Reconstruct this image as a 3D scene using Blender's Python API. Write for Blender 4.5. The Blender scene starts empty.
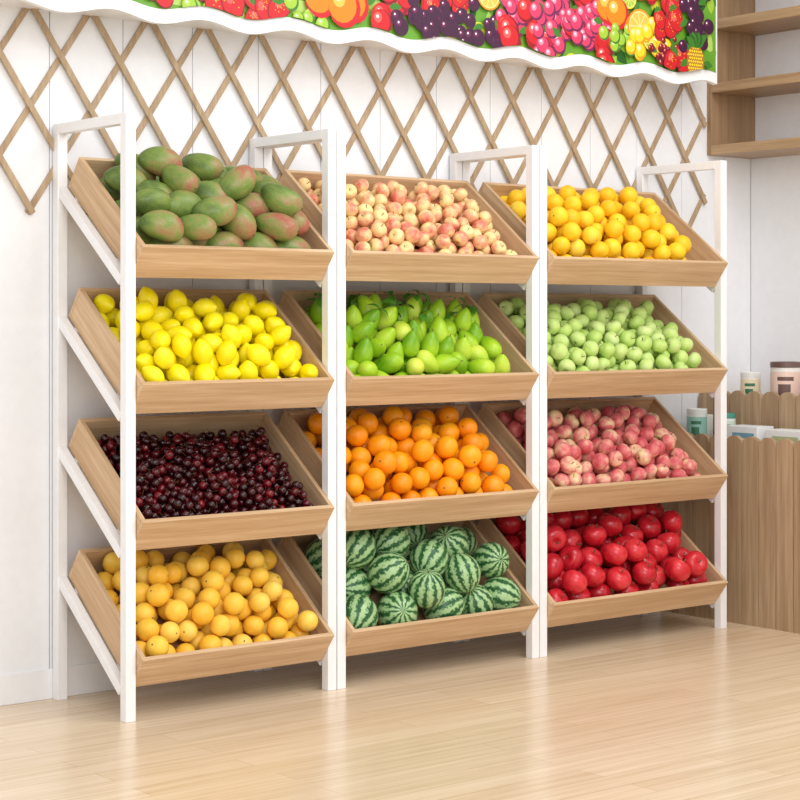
import bpy, math, random
import numpy as np
from mathutils import Vector, Matrix, Quaternion

random.seed(4)
sc = bpy.context.scene
try:
    sc.view_settings.view_transform = 'Standard'
    sc.view_settings.look = 'None'
except Exception:
    pass

# ------------------------------------------------------------ materials
def s2l(c):
    out = []
    for v in c:
        v = v / 255.0
        out.append(v / 12.92 if v <= 0.04045 else ((v + 0.055) / 1.055) ** 2.4)
    return tuple(out) + (1.0,)

class NT:
    def __init__(self, name, rough=0.5, spec=0.5):
        self.m = bpy.data.materials.new(name)
        self.m.use_nodes = True
        self.t = self.m.node_tree
        self.b = self.t.nodes['Principled BSDF']
        self.b.inputs['Roughness'].default_value = rough
        self.b.inputs['Specular IOR Level'].default_value = spec
    def n(self, typ, **kw):
        nd = self.t.nodes.new(typ)
        for k, v in kw.items():
            setattr(nd, k, v)
        return nd
    def l(self, a, b):
        self.t.links.new(a, b)
    def val(self, x, sock):
        if hasattr(x, 'is_output'):
            self.l(x, sock)
        else:
            sock.default_value = x
    def math(self, op, a, b=0.0, clamp=False):
        nd = self.n('ShaderNodeMath', operation=op)
        nd.use_clamp = clamp
        self.val(a, nd.inputs[0]); self.val(b, nd.inputs[1])
        return nd.outputs[0]
    def ramp(self, fac, stops, interp='LINEAR'):
        r = self.n('ShaderNodeValToRGB')
        r.color_ramp.interpolation = interp
        els = r.color_ramp.elements
        while len(els) < len(stops):
            els.new(0.5)
        for e, (p, c) in zip(els, stops):
            e.position = p; e.color = s2l(c)
        self.l(fac, r.inputs[0])
        return r.outputs[0]
    def mix(self, fac, a, b, mode='MIX'):
        nd = self.n('ShaderNodeMix', data_type='RGBA', blend_type=mode)
        self.val(fac, nd.inputs[0])
        self.val(a, nd.inputs[6]); self.val(b, nd.inputs[7])
        return nd.outputs[2]
    def noise(self, vec, scale, detail=2.0, rough=0.5):
        nd = self.n('ShaderNodeTexNoise')
        nd.inputs['Scale'].default_value = scale
        nd.inputs['Detail'].default_value = detail
        nd.inputs['Roughness'].default_value = rough
        if vec is not None:
            self.l(vec, nd.inputs['Vector'])
        return nd.outputs['Fac']
    def bump(self, h, strength=0.2, dist=0.002):
        nd = self.n('ShaderNodeBump')
        nd.inputs['Strength'].default_value = strength
        nd.inputs['Distance'].default_value = dist
        self.l(h, nd.inputs['Height'])
        self.l(nd.outputs[0], self.b.inputs['Normal'])
    def col(self, c):
        self.val(c, self.b.inputs['Base Color'])

def plain(name, c, rough=0.5, spec=0.5, metal=0.0):
    k = NT(name, rough, spec)
    tc = k.n('ShaderNodeTexCoord')
    f = k.noise(tc.outputs['Object'], 30.0)
    k.col(k.mix(f, s2l(c), s2l([max(0, v * 0.965) for v in c])))
    k.b.inputs['Metallic'].default_value = metal
    return k.m

def wood(name, light, dark, axis='X', rot=0.0, stretch=1.6, freq=45.0, rough=0.42):
    k = NT(name, rough, 0.35)
    tc = k.n('ShaderNodeTexCoord')
    mp0 = k.n('ShaderNodeMapping'); mp0.inputs['Rotation'].default_value = (rot, 0, 0)
    k.l(tc.outputs['Object'], mp0.inputs[0])
    mp = k.n('ShaderNodeMapping')
    s = {'X': (stretch, freq, freq), 'Y': (freq, stretch, freq), 'Z': (freq, freq, stretch)}[axis]
    mp.inputs['Scale'].default_value = s
    k.l(mp0.outputs[0], mp.inputs[0])
    f1 = k.noise(mp.outputs[0], 1.0, 5.0, 0.6)
    f2 = k.noise(mp.outputs[0], 4.5, 2.0, 0.6)
    f3 = k.noise(tc.outputs['Object'], 3.0, 1.0)
    f = k.math('ADD', k.math('MULTIPLY', f1, 0.65), k.math('MULTIPLY', f2, 0.35))
    mid = [(a + b) / 2 for a, b in zip(light, dark)]
    c = k.ramp(f, [(0.33, dark), (0.5, mid), (0.66, light)])
    c = k.mix(k.math('MULTIPLY', f3, 0.25), c, s2l(dark))
    k.col(c)
    k.bump(f, 0.12, 0.001)
    return k.m

TH = math.atan2(0.259, 0.34)
M_white = plain('white_powder_coated_metal', (248, 248, 249), 0.35)
M_wall = plain('white_wall_paint', (243, 244, 247), 0.6)
M_base = plain('baseboard_paint', (244, 244, 246), 0.45)
WL, WD = (228, 198, 160), (188, 150, 110)
M_wx = wood('tray_wood_long', WL, WD, 'X')
M_ws = wood('tray_wood_side', WL, WD, 'Y', rot=-TH)
M_wf = wood('tray_wood_floor', (206, 170, 130), (170, 132, 94), 'X')
M_lat = wood('lattice_wood', (200, 176, 144), (160, 134, 104), 'Z')
M_cnt = wood('counter_wood', (200, 172, 138), (152, 124, 95), 'Z', stretch=1.2, freq=28)
M_shx = wood('wall_shelf_wood', (190, 160, 124), (150, 120, 88), 'Y')
M_shz = wood('wall_shelf_wood_upright', (180, 148, 112), (142, 112, 82), 'Z')

# floor
k = NT('maple_floor', 0.22, 0.5)
tc = k.n('ShaderNodeTexCoord')
br = k.n('ShaderNodeTexBrick')
br.offset = 0.37; br.squash = 1.0
br.inputs['Scale'].default_value = 1.0
br.inputs['Brick Width'].default_value = 0.9
br.inputs['Row Height'].default_value = 0.085
br.inputs['Mortar Size'].default_value = 0.0012
br.inputs['Mortar Smooth'].default_value = 0.3
br.inputs['Bias'].default_value = 0.0
br.inputs['Color1'].default_value = s2l((236, 213, 182))
br.inputs['Color2'].default_value = s2l((220, 193, 159))
br.inputs['Mortar'].default_value = s2l((188, 157, 122))
k.l(tc.outputs['Object'], br.inputs['Vector'])
mp = k.n('ShaderNodeMapping'); mp.inputs['Scale'].default_value = (2.0, 45, 1)
k.l(tc.outputs['Object'], mp.inputs[0])
g = k.noise(mp.outputs[0], 1.0, 5.0, 0.6)
gc = k.ramp(g, [(0.3, (200, 170, 132)), (0.7, (243, 224, 196))])
k.col(k.mix(0.4, br.outputs['Color'], gc))
k.l(k.math('ADD', k.math('MULTIPLY', g, 0.12), 0.18), k.b.inputs['Roughness'])
M_floor = k.m

# fruit materials: 'lc' attribute = coordinates inside each fruit (-1..1)
def fruit_base(name, rough, spec):
    k = NT(name, rough, spec)
    at = k.n('ShaderNodeAttribute', attribute_name='lc')
    ge = k.n('ShaderNodeNewGeometry')
    rnd = ge.outputs['Random Per Island']
    off = k.n('ShaderNodeVectorMath', operation='ADD')
    k.l(at.outputs['Vector'], off.inputs[0])
    cb = k.n('ShaderNodeCombineXYZ')
    k.l(k.math('MULTIPLY', rnd, 37.0), cb.inputs[0])
    k.l(k.math('MULTIPLY', rnd, 91.0), cb.inputs[1])
    k.l(cb.outputs[0], off.inputs[1])
    sp = k.n('ShaderNodeSeparateXYZ'); k.l(at.outputs['Vector'], sp.inputs[0])
    return k, off.outputs[0], rnd, sp

def fruit_mat(name, stops, nscale=1.5, wn=0.5, wr=0.35, wz=0.15, rough=0.35, spec=0.4,
              speck=None, bump=None):
    k, v, rnd, sp = fruit_base(name, rough, spec)
    n = k.noise(v, nscale, 3.0)
    n = k.math('MULTIPLY', k.math('SUBTRACT', n, 0.5), 2.0)
    f = k.math('ADD', 0.5, k.math('MULTIPLY', n, wn))
    f = k.math('ADD', f, k.math('MULTIPLY', k.math('SUBTRACT', rnd, 0.5), wr))
    f = k.math('ADD', f, k.math('MULTIPLY', sp.outputs[2], wz), True)
    c = k.ramp(f, stops)
    if speck:
        sc_, thr, colr, amt = speck
        s = k.noise(v, sc_, 1.0)
        m = k.math('MULTIPLY', k.math('GREATER_THAN', s, thr), amt)
        c = k.mix(m, c, s2l(colr))
    k.col(c)
    if bump:
        k.bump(k.noise(v, bump[0], 1.0), bump[1], 0.001)
    return k.m

F_mango = fruit_mat('mango_skin', [(0.15, (80, 104, 44)), (0.5, (118, 140, 62)), (0.70, (150, 136, 82)), (0.95, (170, 96, 78))],
                    1.1, 0.65, 0.3, 0.28, 0.38, 0.4, (28, 0.66, (184, 192, 124), 0.55))
F_lemon = fruit_mat('lemon_skin', [(0.1, (246, 218, 0)), (0.6, (255, 238, 16)), (1.0, (255, 244, 70))], 1.5, 0.4, 0.4, 0.0, 0.36, 0.4, bump=(22, 0.25))
F_cherry = fruit_mat('cherry_skin', [(0.2, (40, 4, 10)), (0.6, (70, 8, 16)), (1.0, (126, 18, 28))], 1.0, 0.4, 0.8, 0.1, 0.16, 0.5)
F_oranl = fruit_mat('tangerine_skin', [(0.1, (247, 182, 44)), (0.6, (252, 204, 72)), (1.0, (254, 220, 112))], 1.2, 0.3, 0.5, 0.05, 0.4, 0.4, bump=(26, 0.25))
F_orang = fruit_mat('orange_skin', [(0.1, (248, 138, 6)), (0.6, (255, 164, 14)), (1.0, (255, 188, 40))], 1.2, 0.3, 0.5, 0.05, 0.36, 0.4, bump=(26, 0.3))
F_apric = fruit_mat('apricot_skin', [(0.1, (248, 182, 18)), (0.6, (254, 210, 42)), (1.0, (254, 222, 88))], 1.0, 0.4, 0.5, 0.1, 0.42, 0.35)
F_pinka = fruit_mat('pink_apple_skin', [(0.06, (216, 110, 92)), (0.32, (232, 156, 120)), (0.55, (240, 196, 140)), (0.85, (246, 222, 154))],
                    1.3, 0.7, 0.4, 0.28, 0.34, 0.4, (20, 0.66, (246, 222, 176), 0.5))
F_pinkb = fruit_mat('peach_skin', [(0.12, (204, 78, 88)), (0.48, (222, 120, 118)), (0.72, (236, 178, 150)), (0.98, (240, 222, 164))],
                    1.3, 0.7, 0.4, 0.25, 0.4, 0.35, (18, 0.66, (246, 212, 184), 0.5))
F_green = fruit_mat('guava_skin', [(0.1, (170, 206, 92)), (0.5, (196, 222, 122)), (1.0, (222, 236, 166))], 1.2, 0.5, 0.4, 0.1, 0.4, 0.35,
                    (22, 0.66, (236, 244, 204), 0.5))
F_pear = fruit_mat('pear_skin', [(0.1, (112, 166, 24)), (0.5, (168, 208, 40)), (1.0, (214, 228, 86))], 1.0, 0.3, 0.65, -0.25, 0.34, 0.4)
F_red = fruit_mat('red_apple_skin', [(0.1, (156, 14, 30)), (0.5, (204, 28, 44)), (0.85, (228, 58, 66)), (1.0, (236, 120, 100))],
                  1.4, 0.5, 0.4, 0.12, 0.25, 0.5, (24, 0.66, (226, 90, 90), 0.6))
k, v, rnd, sp = fruit_base('watermelon_rind', 0.33, 0.4)
ang = k.math('ARCTAN2', sp.outputs[1], sp.outputs[0])
nn = k.noise(v, 5.0, 4.0, 0.7)
st = k.math('SINE', k.math('ADD', k.math('MULTIPLY', ang, 11.0), k.math('MULTIPLY', k.math('SUBTRACT', nn, 0.5), 9.0)))
st = k.math('MULTIPLY', k.math('ADD', st, 1.0), 0.5)
n2 = k.noise(v, 11.0, 3.0)
st = k.math('ADD', st, k.math('MULTIPLY', k.math('SUBTRACT', n2, 0.5), 0.8))
k.col(k.ramp(st, [(0.26, (168, 200, 144)), (0.5, (126, 170, 108)), (0.68, (62, 114, 64)), (0.95, (36, 84, 46))]))
F_melon = k.m
M_stem = plain('fruit_stem', (110, 84, 44), 0.7)
M_leaf = plain('pear_leaf', (76, 142, 34), 0.45)

# ------------------------------------------------------------ mesh helpers
class MB:
    def __init__(self):
        self.v = []; self.f = []; self.m = []
    def add(self, vs, fs, mi=0):
        o = len(self.v)
        self.v += [tuple(p) for p in vs]
        self.f += [tuple(i + o for i in f) for f in fs]
        self.m += [mi] * len(fs)
    def box(self, a, b, mi=0, M=None):
        x0, y0, z0 = a; x1, y1, z1 = b
        vs = [(x0, y0, z0), (x1, y0, z0), (x1, y1, z0), (x0, y1, z0), (x0, y0, z1), (x1, y0, z1), (x1, y1, z1), (x0, y1, z1)]
        if M is not None:
            vs = [M @ Vector(p) for p in vs]
        self.add(vs, [(0, 3, 2, 1), (4, 5, 6, 7), (0, 1, 5, 4), (1, 2, 6, 5), (2, 3, 7, 6), (3, 0, 4, 7)], mi)
    def lathe(self, c, prof, n=28, mi=0):
        o = len(self.v)
        for p in prof:
            r, z = p[0], p[1]
            for j in range(n):
                a = 2 * math.pi * j / n
                self.v.append((c[0] + r * math.cos(a), c[1] + r * math.sin(a), c[2] + z))
        for i in range(len(prof) - 1):
            for j in range(n):
                j2 = (j + 1) % n
                self.f.append((o + i * n + j, o + i * n + j2, o + (i + 1) * n + j2, o + (i + 1) * n + j))
                self.m.append(prof[i][2] if len(prof[i]) > 2 else mi)
    def obj(self, name, mats, bevel=0.0, smooth=False, parent=None, origin=None):
        me = bpy.data.meshes.new(name)
        org = Vector(origin) if origin is not None else Vector((0, 0, 0))
        me.from_pydata([tuple(Vector(p) - org) for p in self.v], [], self.f)
        for m in mats:
            me.materials.append(m)
        me.polygons.foreach_set('material_index', self.m)
        if smooth:
            me.polygons.foreach_set('use_smooth', [True] * len(self.f))
        me.update()
        ob = bpy.data.objects.new(name, me)
        ob.location = org
        sc.collection.objects.link(ob)
        if bevel:
            bv = ob.modifiers.new('bevel', 'BEVEL'); bv.width = bevel; bv.segments = 2; bv.limit_method = 'ANGLE'
        if parent is not None:
            ob.parent = parent
            ob.matrix_parent_inverse = Matrix.Translation(-Vector(parent.location))
        return ob

def empty(name, loc):
    e = bpy.data.objects.new(name, None)
    e.location = loc; e.empty_display_size = 0.1
    sc.collection.objects.link(e)
    return e

# ------------------------------------------------------------ room
WY = 0.405
RX = 2.965
b = MB(); b.box((-4.0, -5.5, -0.05), (RX + 0.1, WY + 0.1, 0.0)); b.obj('floor', [M_floor])
b = MB()
b.box((-4.0, WY + 0.008, 0.0), (RX + 0.1, WY + 0.1, 3.0))
x = -4.0
while x < RX - 0.01:
    x2 = min(x + 0.235, RX)
    b.box((x + 0.0012, WY, 0.0), (x2 - 0.0012, WY + 0.02, 3.0))
    x += 0.235
b.obj('wall_back', [M_wall], bevel=0.002)
b = MB(); b.box((RX, -5.5, 0.0), (RX + 0.1, WY + 0.0, 3.0)); b.obj('wall_right', [M_wall])
b = MB()
b.box((-4.0, WY - 0.006, 0.0), (2.46, WY, 0.085))
b.obj('baseboard_back', [M_base], bevel=0.002)

# ------------------------------------------------------------ lattice
b = MB()
w_, h_ = 0.19, 0.285
zb, zt = 1.36, 1.36 + 2 * h_
xa, xb = -1.02, 2.69
def bar(x0, z0, x1, z1, y0, y1, wd=0.017):
    d = Vector((x1 - x0, 0, z1 - z0)); L = d.length
    a = math.atan2(z1 - z0, x1 - x0)
    M = Matrix.Translation((x0, 0, z0)) @ Matrix.Rotation(-a, 4, 'Y')
    b.box((-0.012, y0, -wd / 2), (L + 0.012, y1, wd / 2), 0, M)
i = -4
while True:
    x0 = xa + i * w_
    if x0 > xb: break
    for s in (1, -1):
        xs = x0 if s == 1 else x0 + 2 * w_
        xe = xs + s * 2 * w_
        t0, t1 = 0.0, 1.0
        dx = xe - xs
        for lim, sg in ((xa, 1), (xb, -1)):
            tt = (lim - xs) / dx
            if (xs - lim) * sg < -1e-6: t0 = max(t0, tt)
            if (xe - lim) * sg < -1e-6: t1 = min(t1, tt)
        if t1 - t0 > 0.05:
            y0 = 0.3965 if s == 1 else 0.3885
            bar(xs + dx * t0, zb + (zt - zb) * t0, xs + dx * t1, zb + (zt - zb) * t1, y0, y0 + 0.008)
    i += 1
b.obj('wooden_wall_lattice', [M_lat], bevel=0.001, origin=(0.9, 0.39, 1.6))

# ------------------------------------------------------------ canopy with printed fascia
CE = empty('fruit_print_canopy', (0.8, 0.3, 1.9))
CX0, CX1, CY = -1.1, 2.54, 0.20
def wave(x, ph=0.0):
    return 0.012 * math.sin(2 * math.pi * (x + ph) / 0.30)
b = MB()
N = 400
vs = []; fs = []
for i in range(N + 1):
    x = CX0 + (CX1 - CX0) * i / N
    z = 1.892 + wave(x)
    vs += [(x, CY, z), (x, CY, 2.5), (x, CY + 0.02, 2.5), (x, CY + 0.02, z)]
for i in range(N):
    o = i * 4
    for a in range(4):
        c = (a + 1) % 4
        fs.append((o + a, o + 4 + a, o + 4 + c, o + c))
fs.append((0, 1, 2, 3)); o = N * 4; fs.append((o + 3, o + 2, o + 1, o))
b.add(vs, fs)
b.obj('wavy_fascia_board', [M_white], parent=CE)
b = MB()
b.box((CX0, CY + 0.02, 1.915), (CX1, WY, 1.93))
b.box((CX0, CY + 0.02, 2.48), (CX1, WY, 2.5))
b.box((CX1 - 0.02, CY + 0.02, 1.93), (CX1, WY, 2.48))
b.obj('canopy_box', [M_white], parent=CE)

pal = dict(leaf=(60, 126, 36), leaf2=(104, 164, 46), yel=(250, 214, 40), org=(248, 150, 20), orgd=(246, 134, 14), cream=(252, 226, 150),
           red=(206, 24, 34), redl=(240, 96, 90), dred=(136, 12, 28), pink=(214, 60, 100), pinkl=(246, 150, 176), plum=(110, 30, 80),
           purp=(64, 20, 56), lime=(160, 200, 56), white=(250, 250, 245), bg=(226, 232, 150), bgr=(180, 212, 100), brown=(176, 116, 44),
           orgl=(254, 190, 80), yelg=(220, 220, 60), dkleaf=(34, 92, 28))
keys = list(pal)
pmats = [plain('print_' + q, pal[q], 0.45) for q in keys]
KI = {q: i for i, q in enumerate(keys)}
b = MB()
PX1 = CX1 - 0.008
def pb(x): return 1.931 + wave(x) * 0.9
vs = []; fs = []
for i in range(N + 1):
    x = CX0 + 0.02 + (PX1 - CX0 - 0.02) * i / N
    vs += [(x, CY - 0.0006, pb(x)), (x, CY - 0.0006, 2.46)]
fs = [(2 * i, 2 * i + 2, 2 * i + 3, 2 * i + 1) for i in range(N)]
b.add(vs, fs, KI['leaf2'])
lay = [CY - 0.0007]
def poly(pts, key):
    lay[0] -= 0.0000025
    q = []
    for (x, z) in pts:
        x = min(x, PX1); x = max(x, CX0 + 0.02)
        z = min(max(z, pb(x)), 2.46)
        q.append((x, lay[0], z))
    b.add(q, [tuple(range(len(q)))], KI[key])
def disc(x, z, r, key, n=16, sx=1.0, rot=0.0):
    if z + r < pb(x): return
    pts = []
    for j in range(n):
        a = 2 * math.pi * j / n
        px, pz = r * sx * math.cos(a), r * math.sin(a)
        pts.append((x + px * math.cos(rot) - pz * math.sin(rot), z + px * math.sin(rot) + pz * math.cos(rot)))
    poly(pts, key)
R = random.Random(11)
def leaf(x, z, L, rot, key):
    pts = []
    for t in np.linspace(0, 1, 8): pts.append((t * L, 0.25 * L * math.sin(math.pi * t)))
    for t in np.linspace(1, 0, 8)[1:-1]: pts.append((t * L, -0.25 * L * math.sin(math.pi * t)))
    poly([(x + p * math.cos(rot) - q * math.sin(rot), z + p * math.sin(rot) + q * math.cos(rot)) for p, q in pts], key)
DK = {'red': 'dred', 'pink': 'plum', 'purp': 'purp', 'yel': 'org', 'lime': 'leaf', 'dred': 'purp', 'org': 'orgd', 'orgd': 'red'}
def berry(x, z, r, c1, c2):
    disc(x + r * .08, z - r * .08, r * 1.05, DK.get(c1, c1))
    disc(x - r * .05, z + r * .05, r * 0.92, c1); disc(x - r * 0.28, z + r * 0.32, r * 0.4, c2, 12)
    disc(x - r * 0.32, z + r * 0.38, r * 0.14, 'white', 8)
def slice_(x, z, r, rim='org', seg='orgl'):
    disc(x, z, r, rim, 24); disc(x, z, r * 0.88, 'cream', 24)
    for j in range(9):
        a = 2 * math.pi * j / 9; d = 0.31
        poly([(x + 0.08 * r * math.cos(a), z + 0.08 * r * math.sin(a)), (x + 0.8 * r * math.cos(a - d), z + 0.8 * r * math.sin(a - d)),
              (x + 0.83 * r * math.cos(a), z + 0.83 * r * math.sin(a)), (x + 0.8 * r * math.cos(a + d), z + 0.8 * r * math.sin(a + d))], seg)
def straw(x, z, r, rot):
    for sc_, key in ((1.06, 'dred'), (0.97, 'red'), (0.6, 'redl')):
        pts = []
        for j in range(18):
            a = 2 * math.pi * j / 18
            rr = sc_ * r * (1.0 + 0.35 * max(0, -math.sin(a)) ** 3)
            if key == 'redl': pts.append((rr * math.cos(a) * 0.5 - r * .25, rr * math.sin(a) * .6 + r * .2))
            else: pts.append((rr * math.cos(a) * 0.9, rr * math.sin(a)))
        poly([(x + p * math.cos(rot) - q * math.sin(rot), z + p * math.sin(rot) + q * math.cos(rot)) for p, q in pts], key)
    for _ in range(14):
        a = R.uniform(0, 6.28); d = R.uniform(0, 0.75) * r
        disc(x + d * math.cos(a), z + d * math.sin(a), r * 0.05, 'yel', 6)
    for j in range(5):
        leaf(x - math.sin(rot) * r * 0.8, z + math.cos(rot) * r * 0.8, r * 0.6, rot + math.pi / 2 + (j - 2) * 0.7, 'leaf')
def pine(x, z, r):
    disc(x, z, r, 'brown', 20, 0.75)
    for i in range(-4, 5):
        for j in range(-4, 5):
            px, pz = i * r * 0.19 + (j % 2) * r * 0.095, j * r * 0.2
            if (px / 0.7) ** 2 + pz ** 2 < r * r * 0.85:
                disc(x + px, z + pz, r * 0.095, 'yel', 4)
    for j in range(7):
        leaf(x, z + r * 0.8, r * 1.0, math.pi / 2 + (j - 3) * 0.3, 'dkleaf' if j % 2 else 'leaf')
x = CX0
while x < PX1:
    for _ in range(8):
        leaf(x + R.uniform(0, 0.1), R.uniform(1.93, 2.4), R.uniform(0.05, 0.12), R.uniform(0, 6.28), R.choice(['leaf', 'leaf2', 'lime', 'bgr', 'dkleaf', 'yelg']))
    x += 0.05
def cluster(x, z, n, sp, r, c1, c2):
    for _ in range(n):
        berry(x + R.gauss(0, sp), z + R.gauss(0, sp * 0.8), r * R.uniform(0.85, 1.15), c1, c2)
def item(kind, xx, zz):
    if kind == 'straw':
        for _ in range(3): straw(xx + R.uniform(-.05, .05), zz + R.uniform(-.04, .04), R.uniform(.03, .044), R.uniform(-.8, .8))
    elif kind == 'pink': cluster(xx, zz, 14, 0.045, 0.027, 'pink', 'pinkl')
    elif kind == 'slice':
        slice_(xx, zz, R.uniform(.05, .066))
        if R.random() < 0.4: slice_(xx + 0.05, zz - 0.04, 0.035, 'yel', 'lime')
    elif kind == 'plum': cluster(xx, zz, 10, 0.04, 0.024, 'purp', 'plum')
    elif kind == 'yel': cluster(xx, zz, 12, 0.045, 0.024, 'yel', 'cream')
    elif kind == 'red': cluster(xx, zz, 5, 0.04, 0.04, 'red', 'redl')
    elif kind == 'apple': cluster(xx, zz, 3, 0.05, 0.05, 'orgd', 'orgl')
    elif kind == 'lime': cluster(xx, zz, 12, 0.04, 0.022, 'lime', 'bgr')
    elif kind == 'rasp': cluster(xx, zz, 34, 0.035, 0.011, 'dred', 'redl')
    elif kind == 'pine': pine(xx, zz, 0.06)
    leaf(xx + 0.04, zz, 0.05, R.uniform(0, 6.28), 'leaf')
order = [(-1.1, ['lime', 'slice', 'straw', 'plum']), (0.0, ['straw', 'straw', 'red', 'lime']), (0.45, ['slice', 'lime', 'pine', 'straw']),
         (0.7, ['apple', 'yel', 'lime', 'slice']), (0.95, ['straw', 'rasp', 'red', 'plum']), (1.25, ['slice', 'plum', 'straw', 'pine']),
         (1.5, ['pink', 'red', 'pink', 'pink']), (1.95, ['slice', 'yel', 'lime', 'apple']), (2.2, ['red', 'straw', 'rasp', 'straw']),
         (2.42, ['pine', 'lime', 'yel', 'plum'])]
x = CX0 + 0.03
while x < PX1 - 0.02:
    grp = [g_ for x_, g_ in order if x_ <= x][-1]
    for z in (2.3, 2.19, 2.08, 1.985):
        item(R.choice(grp), x + R.uniform(-0.03, 0.03), z + R.uniform(-0.03, 0.03))
    x += 0.1
b.obj('printed_fruit_banner', pmats, parent=CE)

# ------------------------------------------------------------ wall shelf on right wall
SE = empty('wall_mounted_wood_shelf', (2.84, -0.4, 1.67))
b = MB()
for z in (1.665, 1.895, 2.13, 2.37):
    b.box((2.715, -1.4, z), (RX, WY - 0.022, z + 0.036))
b.obj('shelf_boards', [M_shx], bevel=0.0015, parent=SE)
b = MB()
b.box((2.715, WY - 0.022, 1.665), (RX, WY - 0.001, 2.406))
b.box((2.715, -1.42, 1.665), (RX, -1.4, 2.406))
b.obj('upright_panels', [M_shz], bevel=0.0015, parent=SE)

# ------------------------------------------------------------ counter with scalloped edges
KE = empty('scalloped_wood_counter', (2.7, -0.5, 0))
def pickets(b, x0, x1, ya, yb_, z0, zt, per=0.075, amp=0.03, gap=0.0025):
    y = yb_
    while y - per > ya:
        ys = [y - per + gap / 2 + (per - gap) * i / 14 for i in range(15)]
        top = []
        for i, yy in enumerate(ys):
            u = 2 * i / 14 - 1
            top.append((yy, zt - amp + amp * math.sqrt(max(0, 1 - u * u))))
        fr = [(x0, ys[0], z0)] + [(x0, a, c) for a, c in top] + [(x0, ys[-1], z0)]
        bk = [(x1, p[1], p[2]) for p in fr]
        n = len(fr)
        fs = [tuple(range(n)), tuple(range(2 * n - 1, n - 1, -1))]
        for i in range(n):
            j = (i + 1) % n
            fs.append((i, n + i, n + j, j))
        b.add(fr + bk, fs)
        y -= per
    return y
b = MB()
ya, yb_ = -1.3, WY - 0.008
yend = pickets(b, 2.465, 2.483, ya, yb_, 0.0, 0.652)
b.box((2.4835, yend, 0.0), (2.49, yb_, 0.615))
b.box((2.49, yend, 0.0), (RX - 0.001, yend + 0.018, 0.6))
b.box((2.49, yend + 0.018, 0.575), (2.66, yb_, 0.59))
pickets(b, 2.66, 2.676, yend + 0.016, yb_, 0.59, 0.80)
b.box((2.6765, yend + 0.018, 0.59), (2.682, yb_, 0.765))
b.box((2.682, yend + 0.018, 0.715), (RX - 0.001, yb_, 0.73))
b.obj('counter_body', [M_cnt], parent=KE)

def tin(name, x, y, z, r, h, body, label, lid, lidh=0.018, n=32):
    E = empty(name, (x, y, z))
    b = MB()
    b.lathe((x, y, z), [(0.0005, 0), (r * 0.96, 0), (r, 0.003), (r, h * 0.12, 0), (r * 1.008, h * 0.121, 1), (r * 1.008, h * 0.8, 1), (r, h * 0.801), (r, h - lidh), (0.0005, h - lidh)], n)
    b.obj('body', [plain(name + '_body', body, 0.3), plain(name + '_label', label, 0.4)], parent=E)
    b = MB()
    b.lathe((x, y, z), [(r * 1.03, h - lidh), (r * 1.03, h - 0.003), (r * 0.99, h), (r * 0.9, h), (r * 0.88, h - 0.002), (0.0005, h - 0.002)], n)
    b.obj('lid', [plain(name + '_lid', lid, 0.3)], parent=E)
    b = MB()
    for (a0, a1, z0, z1) in ((3.3, 4.1, 0.3, 0.55), (3.25, 4.3, 0.62, 0.7)):
        vs = []; m = 10
        for i in range(m + 1):
            a = a0 + (a1 - a0) * i / m
            for zz in (z0, z1):
                vs.append((x + r * 1.015 * math.cos(a), y + r * 1.015 * math.sin(a), z + h * zz))
        b.add(vs, [(2 * i, 2 * i + 2, 2 * i + 3, 2 * i + 1) for i in range(m)])
    b.obj('emblem', [plain(name + '_emblem', lid if sum(lid) < 600 else (60, 120, 90), 0.4)], parent=E)
tin('tea_tin', 2.545, 0.30, 0.59, 0.036, 0.145, (236, 240, 236), (150, 200, 186), (236, 240, 236))
tin('tea_tin', 2.60, 0.21, 0.59, 0.034, 0.13, (240, 240, 236), (214, 230, 214), (70, 150, 130))
tin('snack_can', 2.75, 0.225, 0.73, 0.036, 0.135, (244, 240, 230), (240, 226, 190), (236, 236, 232))
tin('snack_can', 2.83, 0.15, 0.73, 0.036, 0.125, (230, 226, 220), (206, 170, 120), (236, 236, 232))
tin('powder_tin', 2.75, 0.06, 0.73, 0.056, 0.175, (240, 236, 230), (238, 210, 194), (110, 84, 76), 0.02)
tin('powder_tin', 2.76, -0.10, 0.73, 0.052, 0.15, (240, 236, 230), (206, 70, 54), (240, 240, 240), 0.03)
tin('snack_can', 2.57, -0.30, 0.59, 0.036, 0.12, (244, 240, 230), (220, 120, 60), (236, 236, 232))
def carton(name, x, y, z, sx, sy, sz, c, c2):
    E = empty(name, (x, y, z))
    b = MB(); b.box((x - sx, y - sy, z), (x + sx, y + sy, z + sz)); b.obj('carton_body', [plain(name + '_card', c, 0.5)], bevel=0.002, parent=E)
    b = MB(); b.box((x - sx - 0.0006, y - sy * 0.8, z + sz * 0.55), (x - sx + 0.001, y + sy * 0.6, z + sz * 0.75)); b.obj('carton_print', [plain(name + '_ink', c2, 0.5)], parent=E)
carton('snack_carton', 2.57, 0.075, 0.59, 0.045, 0.07, 0.092, (240, 242, 242), (120, 170, 190))
carton('snack_carton', 2.57, -0.11, 0.59, 0.045, 0.08, 0.086, (236, 238, 236), (180, 190, 140))
carton('snack_carton', 2.62, 0.34, 0.59, 0.025, 0.03, 0.12, (238, 238, 230), (90, 150, 120))

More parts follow.
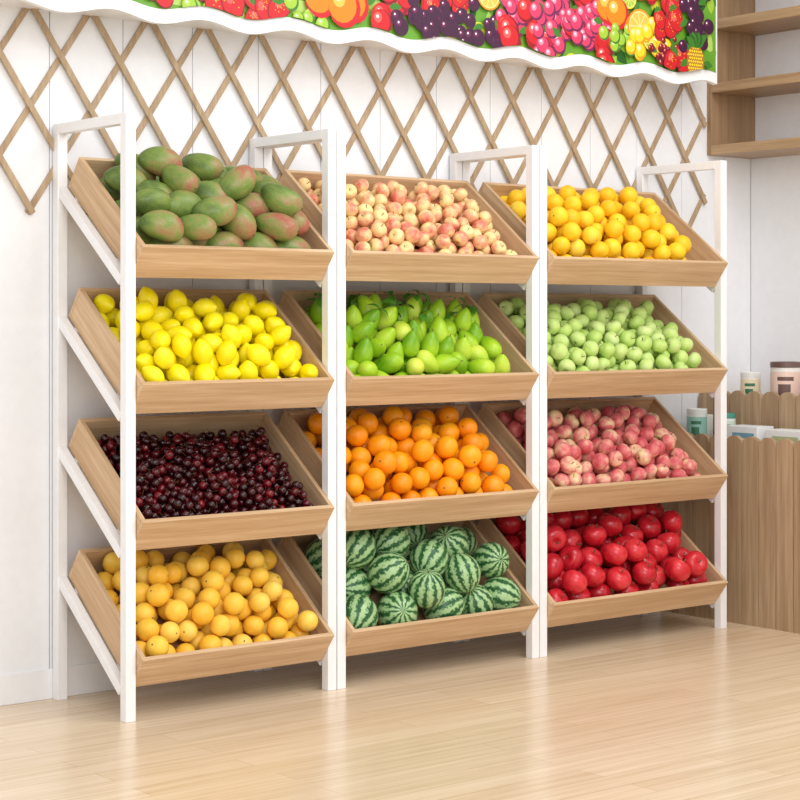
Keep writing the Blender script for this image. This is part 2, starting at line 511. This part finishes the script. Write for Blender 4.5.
# ------------------------------------------------------------ fruit prototypes
def sphere_proto(fn, nt=13, npz=20):
    vs = []; lc = []
    ts = np.linspace(0, math.pi, nt)
    vs.append(fn(0.0, 0.0)); lc.append((0, 0, 1))
    for t in ts[1:-1]:
        for j in range(npz):
            p = 2 * math.pi * j / npz
            vs.append(fn(t, p)); lc.append((math.sin(t) * math.cos(p), math.sin(t) * math.sin(p), math.cos(t)))
    vs.append(fn(math.pi, 0.0)); lc.append((0, 0, -1))
    fs = []
    for j in range(npz):
        fs.append((0, 1 + j, 1 + (j + 1) % npz))
    for i in range(nt - 3):
        for j in range(npz):
            a = 1 + i * npz + j; c = 1 + i * npz + (j + 1) % npz
            fs.append((a, a + npz, c + npz, c))
    last = len(vs) - 1; o = 1 + (nt - 3) * npz
    for j in range(npz):
        fs.append((o + j, last, o + (j + 1) % npz))
    return np.array(vs, float), fs, [0] * len(fs), np.array(lc, float)
def add_tube(pr, pts, rads, mi=1, n=6):
    v, f, m, lc = pr
    o = len(v); vs = []
    for (p, r) in zip(pts, rads):
        for j in range(n):
            a = 2 * math.pi * j / n
            vs.append((p[0] + r * math.cos(a), p[1] + r * math.sin(a), p[2]))
    f = list(f); m = list(m)
    for i in range(len(pts) - 1):
        for j in range(n):
            f.append((o + i * n + j, o + i * n + (j + 1) % n, o + (i + 1) * n + (j + 1) % n, o + (i + 1) * n + j)); m.append(mi)
    f.append(tuple(o + (len(pts) - 1) * n + j for j in range(n))); m.append(mi)
    return np.vstack([v, np.array(vs)]), f, m, np.vstack([lc, np.array(vs)])
def add_leaf(pr, base, az, L, W, up, droop, mi=2):
    v, f, m, lc = pr
    o = len(v); vs = []; n = 7
    for i in range(n):
        t = i / (n - 1)
        wd = W * math.sin(math.pi * min(1, t * 0.97 + 0.03)) ** 0.8
        d = t * L; z = up * t * L - droop * t * t * L
        for s, dz in ((-1, 0.12 * wd), (0, 0), (1, 0.12 * wd)):
            vs.append((base[0] + d * math.cos(az) - s * wd * math.sin(az), base[1] + d * math.sin(az) + s * wd * math.cos(az), base[2] + z + dz))
    f = list(f); m = list(m)
    for i in range(n - 1):
        for s in (0, 1):
            a = o + i * 3 + s
            f.append((a, a + 1, a + 4, a + 3)); m.append(mi)
    return np.vstack([v, np.array(vs)]), f, m, np.vstack([lc, np.array(vs)])
def apple_fn(t, p):
    c, s = math.cos(t), math.sin(t)
    r = s * (1.0 + 0.07 * c)
    z = 0.90 * c - 0.34 * math.exp(-(r / 0.30) ** 2) * (c > 0) + 0.16 * math.exp(-(r / 0.25) ** 2) * (c < 0)
    k_ = 1 + 0.025 * math.cos(5 * p) * (0.5 - 0.5 * c)
    return (r * k_ * math.cos(p), r * k_ * math.sin(p), z)
P_apple = add_tube(sphere_proto(apple_fn, 15, 20), [(0, 0, .5), (0.02, 0, .75), (0.09, 0, 1.02)], [.04, .04, .06])
def orange_fn(t, p):
    c, s = math.cos(t), math.sin(t)
    z = 0.95 * c - 0.06 * math.exp(-(s / 0.2) ** 2) * (1 if c > 0 else -1)
    return (s * math.cos(p), s * math.sin(p), z)
P_orange = add_tube(sphere_proto(orange_fn, 13, 20), [(0, 0, .86), (0, 0, .92)], [.11, .07])
def lemon_fn(t, p):
    c, s = math.cos(t), math.sin(t)
    z = 1.10 * c + 0.17 * (1 if c > 0 else -1) * abs(c) ** 14
    return (0.9 * s * math.cos(p), 0.9 * s * math.sin(p), z)
P_lemon = sphere_proto(lemon_fn, 17, 18)
def mango_fn(t, p):
    c, s = math.cos(t), math.sin(t)
    x = 1.42 * c
    r = s * (1 + 0.13 * c)
    return (r * 0.94 * math.cos(p) - 0.08 * x * x + 0.05, r * 0.84 * math.sin(p), x)
P_mango = add_tube(sphere_proto(mango_fn, 17, 20), [(-.11, 0, 1.39), (-.11, 0, 1.49)], [.05, .04])
def pear_fn(t, p):
    c, s = math.cos(t), math.sin(t)
    r = 0.90 * s * (1 - 0.25 * c - 0.1 * c * c)
    return (r * math.cos(p) + 0.06 * c * c, r * math.sin(p), 1.36 * c)
P_pear = add_tube(sphere_proto(pear_fn, 17, 18), [(0.06, 0, 1.34), (0.1, 0, 1.58)], [.05, .04])
P_pearl = add_leaf(add_leaf(P_pear, (0.1, 0, 1.45), 0.6, 1.5, 0.40, 0.45, 0.9), (0.1, 0, 1.45), 3.4, 1.3, 0.36, 0.5, 0.9)
def cherry_fn(t, p):
    c, s = math.cos(t), math.sin(t)
    z = 0.93 * c - 0.2 * math.exp(-(s / 0.3) ** 2) * (c > 0)
    return (s * math.cos(p), s * math.sin(p), z)
P_cherry = add_tube(sphere_proto(cherry_fn, 9, 12), [(0, 0, .7), (0.15, 0, 1.3), (0.4, 0, 1.7)], [.05, .04, .05], n=4)
def melon_fn(t, p):
    c, s = math.cos(t), math.sin(t)
    return (0.98 * s * math.cos(p), 0.98 * s * math.sin(p), 1.06 * c)
P_melon = add_tube(sphere_proto(melon_fn, 21, 28), [(0, 0, 1.04), (0.03, 0, 1.10), (0.08, 0.02, 1.2)], [.05, .03, .025])

def pack(W, L, r, c_edge, c_mid, mar, seed, K=260, rj=0.06, fall=0.09, sq=1.0, lumps=False):
    rg = np.random.default_rng(seed)
    u0, u1, v0, v1 = r + mar[0], W - r - mar[1], r + mar[2], L - r - mar[3]
    P = np.zeros((0, 4)); fails = 0
    while fails < 5 and len(P) < 2200:
        rr = r * (1 + rg.uniform(-rj, rj))
        U = rg.uniform(u0, u1, K); V = rg.uniform(v0, v1, K)
        Wz = np.full(K, rr)
        if len(P):
            D = np.hypot(U[:, None] - P[None, :, 0], V[:, None] - P[None, :, 1])
            S = (rr + P[None, :, 3]) * sq
            T = np.where(D < S, P[None, :, 2] + np.sqrt(np.maximum(S * S - D * D, 0)), 0)
            Wz = np.maximum(Wz, T.max(axis=1))
        e = np.minimum(np.minimum(U - u0, u1 - U), np.minimum(V - v0, v1 - V)) / fall
        e = np.clip(e, 0, 1); e = e * (2 - e)
        cap = c_edge + (c_mid - c_edge) * e
        if lumps:   # separate bunches heaped next to each other
            lu = np.abs(np.sin(math.pi * (U / 0.125 + 0.35 * np.sin(V * 22)))) * np.abs(np.sin(math.pi * (V / 0.135 + 0.25 * np.sin(U * 17))))
            cap = cap - 0.045 + 0.06 * np.sqrt(lu)
        ok = Wz <= np.maximum(cap, r * 1.07)
        if not ok.any():
            fails += 1; continue
        fails = 0
        cost = Wz + 0.25 * V + 0.05 * U
        i = int(np.argmin(np.where(ok, cost, 9)))
        P = np.vstack([P, [U[i], V[i], Wz[i], rr]])
    return P

def quat_rand(rg, mode):
    if mode == 'any':
        q = rg.normal(size=4); q /= np.linalg.norm(q)
        return np.array(Quaternion(q).to_matrix())
    if mode == 'stand':
        a = rg.uniform(0, 2 * math.pi); t = rg.normal() * 0.45
        M = Matrix.Rotation(-0.4, 3, 'X') @ Matrix.Rotation(a, 3, 'Z') @ Matrix.Rotation(t, 3, 'Y')
        return np.array(M)
    if mode == 'mango':
        a = rg.normal() * 0.45 - 0.5; t = math.pi / 2 + rg.normal() * 0.22
        M = Matrix.Rotation(a, 3, 'Z') @ Matrix.Rotation(t, 3, 'Y') @ Matrix.Rotation(rg.uniform(0, 6.28), 3, 'Z')
        return np.array(M)
    a = rg.uniform(0, 2 * math.pi); t = abs(rg.normal()) * 0.8
    M = Matrix.Rotation(a, 3, 'Z') @ Matrix.Rotation(t, 3, 'Y') @ Matrix.Rotation(rg.uniform(0, 6.28), 3, 'Z')
    return np.array(M)

def pile(name, proto, P, origin, mats, mode, seed, scale=1.0, proto2=None, vsplit=9):
    rg = np.random.default_rng(seed + 99)
    c_, s_ = math.cos(TH), math.sin(TH)
    B = np.array([[1, 0, 0], [0, c_, -s_], [0, s_, c_]])
    VV = []; LC = []; FF = []; MM = []
    o = 0
    for i, (u, w, h, r) in enumerate(P):
        pr = proto
        if proto2 is not None and w > vsplit and rg.random() < 0.7:
            pr = proto2
        v, f, m, lc = pr
        Rm = quat_rand(rg, mode)
        if proto2 is not None and w < vsplit - 0.1:
            Rm = quat_rand(rg, 'any')
        q = (v * r * scale) @ Rm.T + np.array([u, w, h])
        VV.append(q @ B.T); LC.append(lc)
        FF += [tuple(a + o for a in fc) for fc in f]
        MM += m
        o += len(v)
    VV = np.vstack(VV); LC = np.vstack(LC)
    me = bpy.data.meshes.new(name)
    me.from_pydata(VV.tolist(), [], FF)
    for x in mats: me.materials.append(x)
    me.polygons.foreach_set('material_index', MM)
    me.polygons.foreach_set('use_smooth', [True] * len(FF))
    at = me.attributes.new('lc', 'FLOAT_VECTOR', 'POINT')
    at.data.foreach_set('vector', LC.astype(np.float32).ravel())
    me.update()
    ob = bpy.data.objects.new(name, me)
    ob.location = origin
    sc.collection.objects.link(ob)
    return ob

# ------------------------------------------------------------ display racks
LV = [1.247, 0.886, 0.525, 0.164]
HT = 0.10; LT = 0.427; TK = 0.013
SHY = -0.024
YF = 0.0506 + SHY
units = [(0.0, 0.690), (0.694, 1.483), (1.487, 2.362)]
fruits = {
    (0, 0): ('mango_pile', P_mango, 0.046, F_mango, 'mango', .11, .175, (.010, .012, .0, .0), 1.0, .92),
    (0, 1): ('lemon_pile', P_lemon, 0.030, F_lemon, 'any', .075, .135, (0, .0, 0, .0), 1.04, .97),
    (0, 2): ('cherry_pile', P_cherry, 0.0125, F_cherry, 'any', .055, .10, (.005, .01, .0, .03), 1.05, 1.0),
    (0, 3): ('tangerine_pile', P_orange, 0.030, F_oranl, 'any', .07, .13, (.0, .0, 0, .0), 1.02, 1.0),
    (1, 0): ('apple_pile', P_apple, 0.0235, F_pinka, 'any', .06, .115, (.0, .015, 0, .005), 1.05, 1.0),
    (1, 1): ('pear_pile', P_pear, 0.032, F_pear, 'stand', .07, .12, (0, .03, 0, .01), 1.0, .92),
    (1, 2): ('orange_pile', P_orange, 0.034, F_orang, 'any', .075, .145, (0, .025, 0, .0), 1.02, 1.0),
    (1, 3): ('watermelon_pile', P_melon, 0.060, F_melon, 'any', .12, .17, (0, .01, 0, .0), 1.0, .95),
    (2, 0): ('apricot_pile', P_orange, 0.031, F_apric, 'any', .065, .14, (0, .08, 0, .0), 1.02, 1.0),
    (2, 1): ('guava_pile', P_apple, 0.0265, F_green, 'any', .06, .12, (0, .04, 0, .0), 1.05, 1.0),
    (2, 2): ('peach_pile', P_apple, 0.0265, F_pinkb, 'any', .06, .12, (0, .05, 0, .0), 1.05, 1.0),
    (2, 3): ('red_apple_pile', P_apple, 0.042, F_red, 'up', .10, .16, (0, .0, 0, .0), 1.02, .98),
}
cT, sT, tT = math.cos(TH), math.sin(TH), math.tan(TH)
for ui, (x0, x1) in enumerate(units):
    E = empty('fruit_display_rack', ((x0 + x1) / 2, 0.2, 0))
    pw = 0.03
    b = MB()
    for xs in (x0, x1 - pw):
        b.box((xs, 0.0, 0.0), (xs + pw, pw, 1.6))
        b.box((xs, 0.367, 0.0), (xs + pw, 0.397, 1.6))
        b.box((xs, pw, 1.572), (xs + pw, 0.367, 1.6))
        for zr in LV:
            zf = zr - 0.0795 + tT * (pw - YF) + 0.0
            M = Matrix.Translation((xs, pw, zf)) @ Matrix.Rotation(TH, 4, 'X')
            Lb = (0.367 - pw) / cT
            b.box((0.003, -0.002, -0.026), (pw - 0.003, Lb + 0.004, 0.0), 0, M)
    b.obj('side_frames', [M_white], bevel=0.0015, parent=E)
    b = MB()
    for zr in LV:
        M = Matrix.Translation((0, YF, zr - 0.0795)) @ Matrix.Rotation(TH, 4, 'X')
        for vv in (0.07, 0.36):
            b.box((x0 + pw, vv, -0.018), (x1 - pw, vv + 0.018, -0.001), 0, M)
    b.obj('cross_rails', [M_white], bevel=0.001, parent=E)
    xa_, xb2 = x0 + pw + 0.0015, x1 - pw - 0.0015
    for li, zr in enumerate(LV):
        M = Matrix.Translation((xa_, YF, zr - 0.0795)) @ Matrix.Rotation(TH, 4, 'X')
        Wd = xb2 - xa_
        b = MB()
        b.box((0, 0, 0), (Wd, TK, HT), 0, M)
        b.box((0, LT - TK, 0), (Wd, LT, HT), 0, M)
        b.box((0, TK, 0), (TK, LT - TK, HT), 1, M)
        b.box((Wd - TK, TK, 0), (Wd, LT - TK, HT), 1, M)
        b.box((TK, TK, 0.002), (Wd - TK, LT - TK, 0.012), 2, M)
        b.obj('tilted_wood_tray_%d' % (li + 1), [M_wx, M_ws, M_wf], bevel=0.0012, parent=E)
        nm, pr, r, fm, mode, ce, cm, mar, scl, sq = fruits[(ui, li)]
        P = pack(Wd - 2 * TK, LT - 2 * TK, r, ce, cm, mar, 10 * ui + li + 1, sq=sq, lumps=(nm == 'cherry_pile'))
        org = M @ Vector((TK, TK, 0.0125))
        if nm == 'pear_pile':
            pile(nm, pr, P, org, [fm, M_stem, M_leaf], mode, ui * 10 + li, scl, P_pearl, 0.20)
        else:
            pile(nm, pr, P, org, [fm, M_stem], mode, ui * 10 + li, scl)
        print(nm, len(P))

# ------------------------------------------------------------ light
w = bpy.data.worlds.new('World'); sc.world = w; w.use_nodes = True
bg = w.node_tree.nodes['Background']
bg.inputs[0].default_value = (0.97, 0.985, 1.0, 1); bg.inputs[1].default_value = 0.92
def area(name, loc, tgt, size, power, col=(1, 1, 1)):
    L = bpy.data.lights.new(name, 'AREA'); L.energy = power; L.size = size; L.color = col
    o = bpy.data.objects.new(name, L); o.location = loc
    o.rotation_euler = (Vector(tgt) - Vector(loc)).to_track_quat('-Z', 'Y').to_euler()
    sc.collection.objects.link(o)
area('shop_window_light', (-1.6, -4.6, 2.6), (1.6, 0.0, 0.8), 2.6, 100, (1, 0.995, 0.985))
area('ceiling_light', (1.5, -2.0, 3.3), (1.5, 0.0, 0.6), 1.6, 42, (1, 0.995, 0.985))

# ------------------------------------------------------------ camera
cam = bpy.data.cameras.new('camera'); co = bpy.data.objects.new('camera', cam)
sc.collection.objects.link(co)
cam.sensor_width = 36; cam.lens = 1850 / 800 * 36
cam.shift_y = -81 / 800
co.location = (-2.490, -4.216, 1.058)
co.rotation_euler = Vector((0.629, 0.777, 0)).to_track_quat('-Z', 'Y').to_euler()
sc.camera = co
